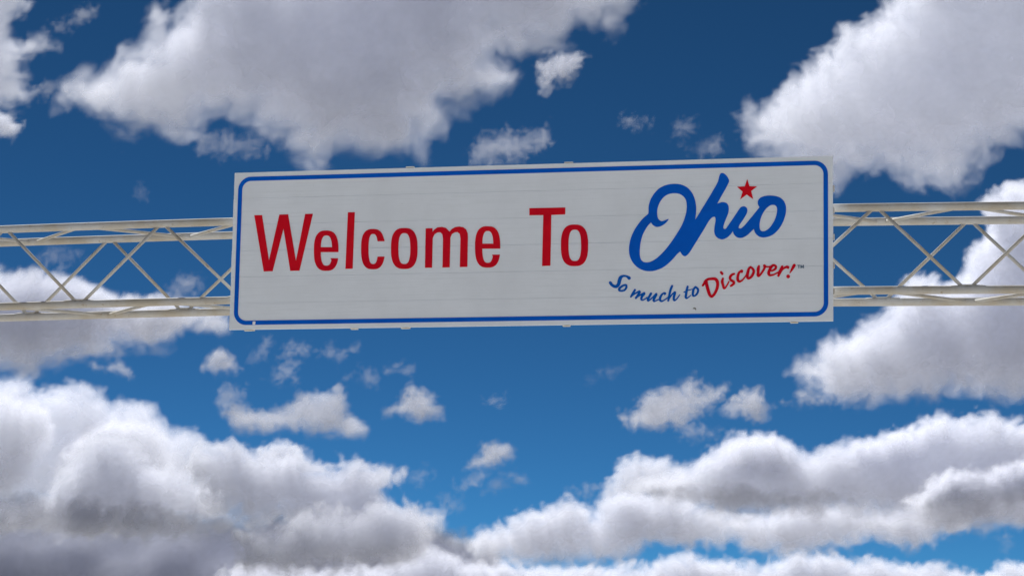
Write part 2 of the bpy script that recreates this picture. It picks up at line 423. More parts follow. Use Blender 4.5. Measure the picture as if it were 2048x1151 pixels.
# unseen copies of the clouds added round the sky, to brighten the sign
BIG = sorted(P, key=lambda o: -len(o.data.vertices))[:9]
for ring, (near, rise) in enumerate(((1.0, 1.0), (0.42, 1.0))):
    for n in range(1, 12):
        if ring == 1 and (n in (1, 2, 3, 11)):           # the sun stands clear of cloud
            continue
        rot = Matrix.Rotation(math.radians(30 * n + 4 + 13 * ring), 4, 'Z')
        for i, o in enumerate(BIG):
            if (i + n + ring) % 4 == 3:
                continue
            c = o.copy()
            COL.objects.link(c)
            c.matrix_world = rot @ Matrix.Translation((o.location.x * near, o.location.y * near, o.location.z * rise))
            c['kind'] = 'stuff'
            c['label'] = 'unseen broken grey and white cloud added as fill light beyond the edge of the picture'
            c['group'] = 'clouds added as fill light round the rest of the horizon'
# ---------------------------------------------------------------- gantry and sign: common frame
SIGN_C = Vector((0.1298, 27.591, 6.4437))
YAW = 0.22212
AX = Vector((math.cos(YAW), -math.sin(YAW), 0))      # along the sign
NRM = Vector((-math.sin(YAW), -math.cos(YAW), 0))    # out of its face
ZUP = Vector((0, 0, 1))
SW, SH = 6.890, 1.830


def noise_mix(m, c0, c1, scale=3.0, detail=6, lo=0.4, hi=0.6, stretch=(1, 1, 1), bump=0.0, rough=None, base=None):
    """mottle between two colours with object-space noise; returns the ramp"""
    t = m.node_tree
    b = t.nodes['Principled BSDF']
    co = t.nodes.new('ShaderNodeTexCoord')
    mp = t.nodes.new('ShaderNodeMapping')
    mp.inputs['Scale'].default_value = stretch
    n = t.nodes.new('ShaderNodeTexNoise')
    n.inputs['Scale'].default_value = scale
    n.inputs['Detail'].default_value = detail
    n.inputs['Roughness'].default_value = 0.62
    r = t.nodes.new('ShaderNodeMapRange')
    r.inputs['From Min'].default_value = lo
    r.inputs['From Max'].default_value = hi
    mx = t.nodes.new('ShaderNodeMix')
    mx.data_type = 'RGBA'
    t.links.new(co.outputs['Object'], mp.inputs['Vector'])
    t.links.new(mp.outputs[0], n.inputs['Vector'])
    t.links.new(n.outputs['Fac'], r.inputs['Value'])
    t.links.new(r.outputs[0], mx.inputs['Factor'])
    mx.inputs['A'].default_value = (*c0, 1)
    mx.inputs['B'].default_value = (*c1, 1)
    if base is not None:
        t.links.new(base, mx.inputs['A'])
    t.links.new(mx.outputs['Result'], b.inputs['Base Color'])
    if bump:
        bp = t.nodes.new('ShaderNodeBump')
        bp.inputs['Strength'].default_value = bump
        bp.inputs['Distance'].default_value = 0.01
        t.links.new(n.outputs['Fac'], bp.inputs['Height'])
        t.links.new(bp.outputs[0], b.inputs['Normal'])
    return mx.outputs['Result']


PAINT = principled('weathered_white_steel', (0.66, 0.64, 0.59), 0.75, 0, 0.12)
r_ = noise_mix(PAINT, (0.57, 0.575, 0.57), (0.475, 0.435, 0.365), 2.6, 8, 0.36, 0.64, (1, 1, 1))  # tan mottle: dirt, with warm ground light put into the paint colour
r_ = noise_mix(PAINT, (0, 0, 0), (0.30, 0.21, 0.12), 18, 5, 0.62, 0.76, (1, 1, 1), 0.15, base=r_)
SHEET = principled('white_reflective_sheeting', (0.79, 0.80, 0.80), 0.5, 0, 0.25)
r_ = noise_mix(SHEET, (0.83, 0.885, 0.95), (0.775, 0.825, 0.885), 1.6, 6, 0.38, 0.66, (1, 1, 1))
r_ = noise_mix(SHEET, (0, 0, 0), (0.76, 0.815, 0.875), 9, 5, 0.50, 0.72, (0.18, 1, 5), base=r_)
r_ = noise_mix(SHEET, (0, 0, 0), (0.42, 0.42, 0.42), 34, 2, 0.74, 0.80, (1, 1, 1.6), base=r_)
RED = principled('red_vinyl', (0.62, 0.007, 0.020), 0.55, 0, 0.06)
noise_mix(RED, (0.74, 0.006, 0.018), (0.62, 0.002, 0.018), 2.1, 5, 0.38, 0.62)
BLUE = principled('blue_vinyl', (0.002, 0.105, 0.52), 0.55, 0, 0.06)
noise_mix(BLUE, (0.001, 0.125, 0.66), (0.001, 0.105, 0.58), 2.3, 5, 0.38, 0.62)
BLUE2 = principled('dark_blue_vinyl', (0.002, 0.115, 0.52), 0.55, 0, 0.06)
GREY = principled('slate_blue_vinyl', (0.07, 0.13, 0.22), 0.4, 0, 0.4)
ALU = principled('bare_aluminium', (0.62, 0.60, 0.55), 0.4, 0.4, 0.5)
noise_mix(ALU, (0.64, 0.62, 0.57), (0.50, 0.44, 0.34), 7, 4, 0.45, 0.7)
DIRT = principled('dark_scuff', (0.22, 0.22, 0.22), 0.8)
BOLT_GLINT = principled('bolt_glint_white', (0.9, 0.9, 0.9), 0.4)  # bolt head sits in shade; its sunlit glint is put into the white
CONC = principled('concrete', (0.42, 0.40, 0.37), 0.9)


def empty(name, loc, rz=0.0):
    o = bpy.data.objects.new(name, None)
    o.empty_display_size = 0.3
    COL.objects.link(o)
    o.location = loc
    o.rotation_euler = (0, 0, rz)
    return o


# everything below is written in metres in the frame of the sign: u along it, w out of its face, v up
def L3(u, w, v):
    return (u, -w, v)


def box_part(name, mat, parent, u0, u1, w0, w1, v0, v1, bevel=0.0):
    bm = bmesh.new()
    vs = [bm.verts.new(L3(u, w, v)) for v in (v0, v1) for w in (w0, w1) for u in (u0, u1)]
    for f in ((0, 2, 3, 1), (4, 5, 7, 6), (0, 1, 5, 4), (2, 6, 7, 3), (0, 4, 6, 2), (1, 3, 7, 5)):
        bm.faces.new([vs[i] for i in f])
    bmesh.ops.recalc_face_normals(bm, faces=bm.faces)
    if bevel:
        bmesh.ops.bevel(bm, geom=bm.edges[:], offset=bevel, segments=1, affect='EDGES')
    me = bpy.data.meshes.new(name)
    bm.to_mesh(me)
    bm.free()
    me.materials.append(mat)
    o = bpy.data.objects.new(name, me)
    COL.objects.link(o)
    o.parent = parent
    return o


def tube_part(name, mat, parent, pts, r, n=16):
    """a round bar through pts (frame of the sign), closed at both ends"""
    P = [Vector(L3(*p)) for p in pts]
    V, Fc = [], []
    for i, p in enumerate(P):
        a = (P[min(i + 1, len(P) - 1)] - P[max(i - 1, 0)]).normalized()
        x = a.cross(Vector((0.13, 0.31, 0.94))).normalized()
        y = a.cross(x)
        for k in range(n):
            t = 2 * math.pi * k / n
            V.append(p + (x * math.cos(t) + y * math.sin(t)) * r)
    for i in range(len(P) - 1):
        for k in range(n):
            k2 = (k + 1) % n
            Fc.append((i * n + k, i * n + k2, (i + 1) * n + k2, (i + 1) * n + k))
    Fc.append(tuple(range(n))[::-1])
    Fc.append(tuple(range((len(P) - 1) * n, len(P) * n)))
    o = link_mesh(name, V, Fc, mat, parent, True)
    return o


# ---------------------------------------------------------------- truss gantry
FW, RW = -0.17, -1.02                                # depth of the front and rear chords behind the sign face
ct = np.polyfit([-6.4, -3.51, 3.44, 5.49], [0.350, 0.372, 0.367, 0.336], 2)
cb = np.polyfit([-6.35, -3.48, 3.44, 5.47], [-0.575, -0.547, -0.556, -0.578], 2)
top = lambda u: float(np.polyval(ct, u))
bot = lambda u: float(np.polyval(cb, u))
stations = [-9.26, -8.285, -7.31, -6.335, -5.355, -4.37, -3.34, -2.305, -1.27, -0.235, 0.80, 1.83, 2.865, 3.895, 4.87, 5.845, 6.82, 7.79, 8.76]
# odd stations carry a top node of the front face and a bottom node of the rear face
gantry = empty('truss_gantry', (SIGN_C.x, SIGN_C.y, 0), -YAW)
tag(gantry, 'weathered white tubular steel truss gantry carrying the welcome sign', 'gantry')
GZ = SIGN_C.z
gu = [stations[0] - 0.25] + [stations[0] + (stations[-1] - stations[0]) * i / 24 for i in range(25)] + [stations[-1] + 0.25]
CH = 0.0455
for w in (FW, RW):
    tube_part('chord', PAINT, gantry, [(u, w, GZ + top(u)) for u in gu], CH, 24)
    tube_part('chord', PAINT, gantry, [(u, w, GZ + bot(u)) for u in gu], CH, 24)
BR = 0.0195
rng = random.Random(4)


def brace(p, q, r=BR):
    o = tube_part('brace', PAINT, gantry, [p, q], r, 12)
    return o


for i in range(len(stations) - 1):
    a, b = stations[i], stations[i + 1]
    odd = i % 2 == 1                                 # station i is a top node in front
    g = 0.042
    # front face
    za, zb = (top(a) - CH * 0.6, bot(b) + CH * 0.6) if odd else (bot(a) + CH * 0.6, top(b) - CH * 0.6)
    brace((a + g, FW, GZ + za), (b - g, FW, GZ + zb))
    za, zb = (bot(a) + CH * 0.6, top(b) - CH * 0.6) if odd else (top(a) - CH * 0.6, bot(b) + CH * 0.6)
    brace((a + g, RW, GZ + za), (b - g, RW, GZ + zb))
    # laterals between front and rear chords, top and bottom
    wa, wb = (RW + CH * 0.6, FW - CH * 0.6) if odd else (FW - CH * 0.6, RW + CH * 0.6)
    brace((a + 0.05, wa, GZ + top(a) - 0.004), (b - 0.05, wb, GZ + top(b) - 0.004))
    brace((a + 0.05, -1.19 - wa, GZ + bot(a)), (b - 0.05, -1.19 - wb, GZ + bot(b)))
for i, u in enumerate(stations[1:-1], 1):
    odd = i % 2 == 1
    wn = RW if odd else FW                           # the face with a bottom node here
    for s in (-1, 1):                                # fish plates hugging the chord either side of the node
        tube_part('saddle_plate', PAINT, gantry, [(u + s * 0.05, wn, GZ + bot(u) + 0.008), (u + s * 0.16, wn, GZ + bot(u) + 0.008), (u + s * 0.20, wn, GZ + bot(u) - 0.001)], CH * 0.98, 16)
    box_part('gusset_plate', PAINT, gantry, u - 0.062, u + 0.062, wn - 0.04, wn + 0.030, GZ + bot(u) + CH - 0.004, GZ + bot(u) + CH + 0.012, 0.003)
# round columns beyond both ends carry the truss
for u in (stations[0] + 0.2, stations[-1] - 0.2):
    for w in (FW - 0.14, RW + 0.14):
        tube_part('column', PAINT, gantry, [(u, w, 0.2), (u, w, GZ + bot(u) - CH + 0.004)], 0.09, 20)
    box_part('base_block', CONC, gantry, u - 0.35, u + 0.35, RW - 0.25, FW + 0.25, -0.3, 0.22, 0.02)

# ---------------------------------------------------------------- the sign
sign = empty('welcome_sign', SIGN_C, -YAW)
tag(sign, 'wide white road sign with blue border reading Welcome To Ohio', 'road sign')
NP_ = 6
ph = SH / NP_
for i in range(NP_):
    v0 = -SH / 2 + i * ph
    t_ = 0.0006 * ((i * 7) % 3)                      # planks never lie perfectly flush
    o = box_part('plank', SHEET, sign, -SW / 2 + 0.002 * (i % 2), SW / 2 - 0.002 * ((i + 1) % 2), -0.030, -0.0022 + t_, v0 + 0.0014, v0 + ph - 0.0014, 0.0010)
for i in range(1, NP_):                              # interlocking lip behind each joint
    v0 = -SH / 2 + i * ph
    box_part('joint_lip', SHEET, sign, -SW / 2 + 0.01, SW / 2 - 0.01, -0.029, -0.010, v0 - 0.0014, v0 + 0.0014)
for u, u2 in ((-3.19, None), (-1.35, None), (0.49, None), (3.02, None)):
    box_part('mounting_bar', ALU, sign, u - 0.035, u + 0.035, -0.075, -0.032, -SH / 2 - 0.008, SH / 2 - 0.02, 0.003)
for u in (-3.215, -1.95, -1.36, 0.50, 3.03):
    box_part('clamp', ALU, sign, u - 0.055, u + 0.03, -0.06, -0.012, -SH / 2 - 0.012, -SH / 2 - 0.001, 0.003)
for v in (-0.59, -0.30, 0.01, 0.31, 0.55):
    box_part('edge_bracket', ALU, sign, SW / 2 + 0.001, SW / 2 + 0.016, -0.030, -0.008, v - 0.035, v + 0.035, 0.003)
for u in (-1.35, 0.49):
    box_part('clamp', ALU, sign, u - 0.05, u + 0.05, -0.045, -0.010, SH / 2 + 0.001, SH / 2 + 0.017, 0.004)
from mathutils.geometry import tessellate_polygon


def plate(name, mat, outer, holes=(), w=0.0030, thick=0.0018):
    """flat print: outline with holes, a sheet of vinyl with cut edges"""
    loops = [[(x / 1000, y / 1000) for x, y in lp] for lp in (outer, *holes)]
    tri = tessellate_polygon([[Vector((x, y, 0)) for x, y in lp] for lp in loops])
    flat = [p for lp in loops for p in lp]
    n = len(flat)
    V = [L3(x, w, y) for x, y in flat] + [L3(x, w - thick, y) for x, y in flat]
    Fc = []
    for a, b, c in tri:
        (x0, y0), (x1, y1), (x2, y2) = flat[a], flat[b], flat[c]
        cr = (x1 - x0) * (y2 - y0) - (y1 - y0) * (x2 - x0)
        if abs(cr) > 1e-12:
            Fc.append((a, b, c) if cr > 0 else (a, c, b))
    s = 0
    for lp in loops:
        m = len(lp)
        for i in range(m):
            j = (i + 1) % m
            Fc.append((s + i, s + j, n + s + j, n + s + i))
        s += m
    return link_mesh(name, V, Fc, mat, sign)


def stroke_letter(name, mat, strokes, w=0.0030):
    """a brush letter: ribbons with round ends, each a hair above the one before"""
    V, Fc = [], []
    for st in strokes:
        P = [Vector((x / 1000, y / 1000)) for x, y, _ in st]
        W = [d / 2000 for *_, d in st]
        n = len(P)
        L, R = [], []
        for i in range(n):
            t = (P[min(i + 1, n - 1)] - P[max(i - 1, 0)]).normalized()
            q = Vector((-t.y, t.x))
            L.append(P[i] + q * W[i])
            R.append(P[i] - q * W[i])
        for i in range(n):
            w += 0.00003
            b = len(V)
            V += [L3(L[i].x, w, L[i].y), L3(R[i].x, w, R[i].y)]
            if i:
                Fc.append((b - 2, b - 1, b + 1, b))
        for i, sgn in ((0, -1), (n - 1, 1)):         # round ends
            w += 0.00003
            t = (P[min(i + 1, n - 1)] - P[max(i - 1, 0)]).normalized() * sgn
            q = Vector((-t.y, t.x))
            b = len(V)
            V.append(L3(P[i].x, w, P[i].y))
            for k in range(9):
                a = math.pi * (k / 8 - 0.5)
                p = P[i] + (t * math.cos(a) + q * math.sin(a)) * W[i]
                V.append(L3(p.x, w, p.y))
            Fc += [(b, b + 1 + k, b + 2 + k) for k in range(8)]
    o = link_mesh(name, V, Fc, mat, sign)
    bm = bmesh.new()
    bm.from_mesh(o.data)
    for f in bm.faces:
        f.normal_update()
        if f.normal.y > 0:
            f.normal_flip()
    bm.to_mesh(o.data)
    bm.free()
    return o


def round_rect(u, v, r, n=12):
    out = []
    for cx, cy, a0 in ((u - r, v - r, 0), (-u + r, v - r, 90), (-u + r, -v + r, 180), (u - r, -v + r, 270)):
        for k in range(n + 1):
            a = math.radians(a0 + 90 * k / n)
            out.append((1000 * (cx + r * math.cos(a)), 1000 * (cy + r * math.sin(a))))
    return out


box_part('bolt', BOLT_GLINT, sign, -3.146 - 0.017, -3.146 + 0.017, 0.0, 0.012, -0.840 - 0.019, -0.840 + 0.019, 0.006)
tag(plate('scuff', DIRT, [(1905, -757), (1920, -742), (1938, -744), (1947, -760), (1941, -775), (1933, -762), (1918, -758)], w=0.0012, thick=0.0006), 'small dark scuff near the bottom border')
o = plate('border', BLUE, round_rect(SW / 2 - 0.053, SH / 2 - 0.053, 0.150), [round_rect(SW / 2 - 0.102, SH / 2 - 0.102, 0.101)])
tag(o, 'blue border line with rounded corners')
PRINT = [
    ('W',[(-3187,410),(-3093,409),(-2992,-120),(-2885,410),(-2780,411),(-2669,-132),(-2576,410),(-2483,410),(-2623,-246),(-2733,-246),(-2830,245),(-2944,-246),(-3051,-248)],[]),
    ('e',[(-2166,-41),(-2166,-20),(-2169,34),(-2174,72),(-2181,103),(-2190,130),(-2202,153),(-2216,172),(-2232,188),(-2251,199),(-2273,207),(-2300,212),(-2343,212),(-2369,209),(-2390,201),(-2407,189),(-2422,174),(-2435,155),(-2445,132),(-2452,104),(-2457,73),(-2459,34),(-2458,-30),(-2455,-80),(-2450,-117),(-2443,-148),(-2433,-174),(-2421,-197),(-2407,-216),(-2391,-231),(-2372,-242),(-2350,-250),(-2322,-254),(-2279,-254),(-2254,-250),(-2233,-242),(-2216,-230),(-2201,-214),(-2189,-195),(-2179,-172),(-2172,-144),(-2167,-112),(-2261,-110),(-2247,-131),(-2251,-148),(-2256,-162),(-2262,-174),(-2269,-184),(-2278,-190),(-2288,-194),(-2304,-195),(-2321,-193),(-2332,-188),(-2341,-181),(-2349,-170),(-2356,-156),(-2362,-140),(-2367,-120),(-2371,-97),(-2374,-70),(-2375,-37)],[[(-2244,17),(-2246,43),(-2249,64),(-2252,83),(-2257,100),(-2262,114),(-2267,126),(-2274,136),(-2281,144),(-2290,150),(-2300,153),(-2314,155),(-2329,154),(-2339,151),(-2347,145),(-2354,138),(-2360,128),(-2365,116),(-2369,102),(-2372,86),(-2375,67),(-2376,45),(-2377,20)]]),
    ('l',[(-2067,417),(-1985,417),(-1992,-235),(-2078,-236)],[]),
    ('c',[(-1623,73),(-1636,112),(-1644,135),(-1653,156),(-1665,173),(-1678,188),(-1693,199),(-1710,208),(-1730,214),(-1756,217),(-1792,217),(-1813,213),(-1831,206),(-1847,197),(-1860,184),(-1871,168),(-1881,150),(-1888,128),(-1894,103),(-1898,74),(-1899,39),(-1899,-13),(-1896,-65),(-1893,-99),(-1887,-128),(-1880,-154),(-1872,-176),(-1861,-195),(-1849,-211),(-1835,-224),(-1819,-235),(-1801,-242),(-1779,-246),(-1743,-248),(-1717,-246),(-1698,-241),(-1681,-233),(-1667,-222),(-1655,-208),(-1644,-192),(-1636,-172),(-1629,-148),(-1624,-122),(-1620,-104),(-1702,-102),(-1705,-116),(-1708,-135),(-1712,-151),(-1717,-165),(-1723,-175),(-1731,-182),(-1740,-186),(-1755,-187),(-1767,-185),(-1776,-180),(-1783,-171),(-1790,-160),(-1796,-146),(-1800,-129),(-1804,-108),(-1807,-85),(-1810,-56),(-1811,-13),(-1812,31),(-1811,59),(-1809,83),(-1807,103),(-1803,120),(-1798,134),(-1792,145),(-1785,153),(-1776,158),(-1764,160),(-1749,158),(-1740,154),(-1732,146),(-1725,136),(-1719,122),(-1714,106),(-1710,86),(-1706,73)],[]),
    ('o',[(-1235,-19),(-1238,33),(-1241,67),(-1247,96),(-1255,122),(-1264,144),(-1275,164),(-1288,180),(-1303,194),(-1320,205),(-1339,213),(-1362,218),(-1397,220),(-1431,219),(-1454,215),(-1473,208),(-1490,198),(-1504,185),(-1516,169),(-1527,150),(-1535,128),(-1541,103),(-1545,74),(-1547,40),(-1547,-13),(-1545,-65),(-1541,-99),(-1535,-128),(-1528,-154),(-1518,-176),(-1507,-195),(-1494,-212),(-1479,-225),(-1462,-236),(-1443,-244),(-1420,-249),(-1385,-251),(-1351,-250),(-1328,-246),(-1309,-239),(-1293,-229),(-1279,-216),(-1266,-200),(-1256,-181),(-1248,-159),(-1242,-134),(-1237,-105),(-1235,-71)],[[(-1320,-18),(-1322,27),(-1325,56),(-1329,81),(-1333,102),(-1340,119),(-1347,134),(-1355,145),(-1365,154),(-1377,159),(-1394,161),(-1412,160),(-1423,155),(-1433,147),(-1441,136),(-1447,122),(-1453,104),(-1456,83),(-1459,59),(-1460,30),(-1460,-15),(-1458,-60),(-1455,-90),(-1452,-114),(-1447,-135),(-1441,-153),(-1433,-167),(-1425,-179),(-1415,-187),(-1403,-192),(-1386,-194),(-1368,-193),(-1357,-188),(-1347,-180),(-1339,-169),(-1333,-155),(-1328,-138),(-1324,-117),(-1321,-93),(-1320,-63)]]),
    ('m',[(-1144,-242),(-1146,210),(-1065,210),(-1066,167),(-1046,193),(-1008,218),(-956,223),(-908,209),(-866,166),(-840,196),(-802,217),(-754,222),(-708,213),(-673,186),(-655,140),(-652,93),(-651,-241),(-739,-241),(-738,86),(-747,137),(-772,158),(-803,157),(-837,139),(-855,98),(-856,-242),(-940,-243),(-941,90),(-950,138),(-974,161),(-1006,160),(-1041,140),(-1061,98),(-1061,-242)],[]),
    ('e',[(-276,-41),(-276,-22),(-278,36),(-283,74),(-289,106),(-298,134),(-309,157),(-323,177),(-339,193),(-358,205),(-379,213),(-407,217),(-449,218),(-476,215),(-497,207),(-514,195),(-530,180),(-542,160),(-552,137),(-560,109),(-565,77),(-568,37),(-567,-27),(-565,-78),(-560,-116),(-553,-147),(-544,-174),(-532,-197),(-518,-216),(-502,-231),(-483,-243),(-461,-250),(-433,-254),(-390,-254),(-365,-250),(-345,-242),(-327,-230),(-312,-214),(-300,-194),(-290,-170),(-283,-142),(-278,-109),(-369,-107),(-360,-129),(-364,-148),(-369,-164),(-375,-177),(-382,-188),(-391,-195),(-401,-199),(-416,-200),(-432,-198),(-443,-193),(-452,-185),(-459,-174),(-466,-160),(-471,-143),(-476,-122),(-479,-98),(-482,-70),(-483,-37)],[[(-357,17),(-359,47),(-361,69),(-364,89),(-368,106),(-373,121),(-378,134),(-385,144),(-392,152),(-400,158),(-409,162),(-423,163),(-437,163),(-447,159),(-454,154),(-461,146),(-467,136),(-472,123),(-476,109),(-479,92),(-482,72),(-483,50),(-484,20)]]),
    ('T',[(51,412),(463,410),(463,331),(304,329),(302,-246),(207,-248),(212,329),(53,331)],[]),
    ('o',[(728,-25),(727,27),(723,61),(718,90),(711,116),(702,138),(691,158),(678,174),(663,188),(647,199),(627,207),(605,212),(570,214),(536,213),(514,209),(494,202),(478,192),(464,179),(451,163),(441,144),(432,122),(426,97),(421,68),(419,34),(419,-19),(420,-71),(424,-105),(429,-135),(436,-160),(445,-182),(456,-202),(469,-218),(484,-232),(501,-242),(520,-250),(543,-255),(577,-257),(611,-256),(633,-252),(652,-245),(669,-235),(683,-222),(696,-206),(706,-188),(714,-166),(721,-141),(725,-112),(728,-77)],[[(648,-24),(646,21),(644,51),(641,76),(636,96),(630,114),(623,129),(614,140),(604,149),(592,154),(574,156),(556,155),(544,150),(534,142),(526,131),(519,117),(514,99),(510,78),(507,54),(505,24),(505,-21),(506,-65),(509,-95),(512,-120),(517,-141),(523,-158),(530,-173),(539,-184),(549,-192),(561,-197),(579,-199),(597,-198),(609,-194),(618,-186),(627,-175),(633,-160),(639,-143),(643,-122),(646,-98),(648,-68)]]),
    ('script',[(1404,319),(1406,348),(1405,380),(1408,410),(1415,439),(1424,466),(1435,492),(1449,515),(1464,538),(1484,562),(1505,584),(1527,602),(1552,616),(1580,628),(1610,637),(1642,643),(1674,646),(1704,646),(1733,643),(1760,638),(1785,630),(1809,619),(1832,605),(1854,587),(1873,566),(1889,544),(1903,521),(1914,495),(1924,467),(1931,438),(1936,408),(1939,382),(1940,355),(1939,327),(1936,297),(1933,267),(1930,236),(1952,272),(1974,308),(1996,345),(2020,383),(2043,420),(2066,458),(2089,496),(2112,535),(2136,577),(2158,614),(2171,639),(2181,660),(2187,685),(2192,707),(2196,724),(2200,736),(2206,745),(2213,751),(2222,754),(2233,753),(2244,749),(2256,741),(2270,728),(2283,713),(2293,696),(2300,681),(2304,669),(2304,657),(2300,645),(2292,628),(2279,602),(2262,570),(2240,531),(2216,489),(2195,450),(2174,411),(2189,416),(2205,421),(2222,425),(2240,425),(2257,423),(2272,417),(2284,407),(2293,393),(2299,380),(2301,364),(2302,345),(2300,323),(2295,301),(2287,277),(2275,247),(2264,219),(2255,197),(2249,178),(2244,162),(2242,149),(2243,140),(2244,132),(2251,127),(2258,123),(2265,126),(2273,131),(2281,142),(2293,160),(2311,186),(2333,217),(2356,252),(2379,286),(2398,315),(2413,338),(2423,352),(2431,361),(2442,368),(2454,372),(2466,373),(2479,371),(2490,365),(2500,356),(2505,345),(2508,332),(2507,317),(2503,301),(2495,281),(2483,260),(2469,237),(2454,214),(2439,193),(2425,174),(2417,158),(2412,145),(2412,137),(2414,131),(2420,128),(2428,126),(2437,128),(2449,135),(2464,148),(2483,167),(2505,192),(2529,222),(2558,256),(2586,290),(2609,319),(2626,341),(2635,352),(2640,359),(2633,372),(2626,385),(2622,398),(2621,411),(2622,424),(2626,438),(2636,451),(2649,464),(2668,473),(2689,480),(2712,485),(2735,487),(2758,487),(2781,485),(2805,482),(2827,477),(2848,470),(2867,461),(2886,447),(2902,431),(2914,414),(2922,395),(2929,375),(2933,354),(2934,332),(2933,308),(2929,279),(2922,250),(2913,221),(2902,192),(2888,163),(2871,135),(2853,109),(2833,87),(2811,66),(2788,49),(2762,36),(2736,27),(2709,22),(2684,20),(2663,23),(2644,29),(2626,40),(2610,53),(2598,67),(2589,83),(2583,100),(2579,118),(2569,109),(2558,98),(2539,79),(2518,59),(2495,42),(2472,30),(2451,22),(2432,20),(2412,22),(2394,29),(2378,40),(2366,53),(2357,68),(2352,82),(2349,92),(2348,100),(2336,81),(2322,63),(2305,46),(2287,31),(2270,21),(2253,14),(2238,10),(2224,9),(2207,13),(2189,20),(2174,30),(2160,44),(2151,59),(2145,75),(2142,90),(2140,105),(2141,121),(2143,140),(2146,163),(2150,186),(2154,208),(2156,227),(2155,242),(2152,254),(2148,261),(2142,265),(2134,264),(2125,262),(2114,255),(2102,244),(2088,228),(2073,206),(2054,173),(2033,136),(2010,99),(1987,61),(1964,24),(1941,-14),(1916,-53),(1895,-88),(1879,-113),(1866,-132),(1854,-147),(1843,-157),(1831,-166),(1820,-170),(1809,-169),(1800,-165),(1790,-157),(1781,-147),(1774,-136),(1769,-127),(1766,-121),(1763,-116),(1746,-131),(1726,-149),(1702,-177),(1675,-207),(1646,-235),(1617,-260),(1588,-281),(1559,-298),(1524,-312),(1489,-323),(1457,-329),(1425,-330),(1392,-328),(1361,-321),(1330,-309),(1302,-294),(1277,-276),(1255,-254),(1235,-230),(1219,-203),(1206,-174),(1197,-144),(1192,-115),(1190,-85),(1191,-50),(1196,-15),(1202,18),(1211,49),(1222,81),(1237,113),(1254,146),(1274,177),(1297,209),(1320,239),(1341,261),(1361,281),(1385,299)],[[(1435,217),(1445,202),(1456,188),(1472,176),(1491,166),(1511,165),(1532,168),(1552,175),(1572,186),(1591,200),(1607,214),(1619,228),(1627,240),(1631,245),(1633,248),(1630,250),(1625,250),(1614,247),(1601,241),(1587,236),(1572,232),(1560,229),(1549,230),(1537,236),(1525,246),(1516,257),(1510,272),(1506,288),(1504,307),(1503,330),(1504,354),(1508,378),(1515,401),(1524,425),(1535,448),(1549,469),(1564,488),(1581,504),(1599,517),(1621,528),(1646,536),(1675,540),(1704,540),(1729,537),(1751,531),(1773,520),(1792,506),(1807,489),(1819,470),(1826,450),(1831,429),(1833,406),(1834,381),(1832,353),(1828,323),(1822,294),(1813,265),(1802,230),(1788,195),(1773,164),(1754,131),(1726,86),(1696,39),(1667,-3),(1638,-42),(1610,-78),(1581,-111),(1551,-142),(1523,-168),(1499,-188),(1476,-203),(1453,-216),(1430,-225),(1409,-230),(1389,-231),(1370,-229),(1354,-224),(1339,-213),(1328,-200),(1320,-183),(1315,-164),(1312,-142),(1311,-117),(1311,-89),(1314,-59),(1317,-27),(1322,6),(1330,38),(1339,70),(1352,100),(1366,128),(1383,157),(1401,183),(1418,201)],[(2781,381),(2796,381),(2810,377),(2821,369),(2830,357),(2834,341),(2835,322),(2833,297),(2827,269),(2818,238),(2805,206),(2788,176),(2770,149),(2753,128),(2736,112),(2718,100),(2702,92),(2686,89),(2673,89),(2662,93),(2653,101),(2647,113),(2643,128),(2641,147),(2642,169),(2646,197),(2653,227),(2662,254),(2673,279),(2686,303),(2701,325),(2718,345),(2736,361),(2751,372),(2764,378),(2773,381)]]),
    ('star',[(2505,678),(2530,597),(2615,592),(2549,543),(2571,451),(2499,504),(2428,452),(2454,538),(2392,594),(2478,597)],[]),
]
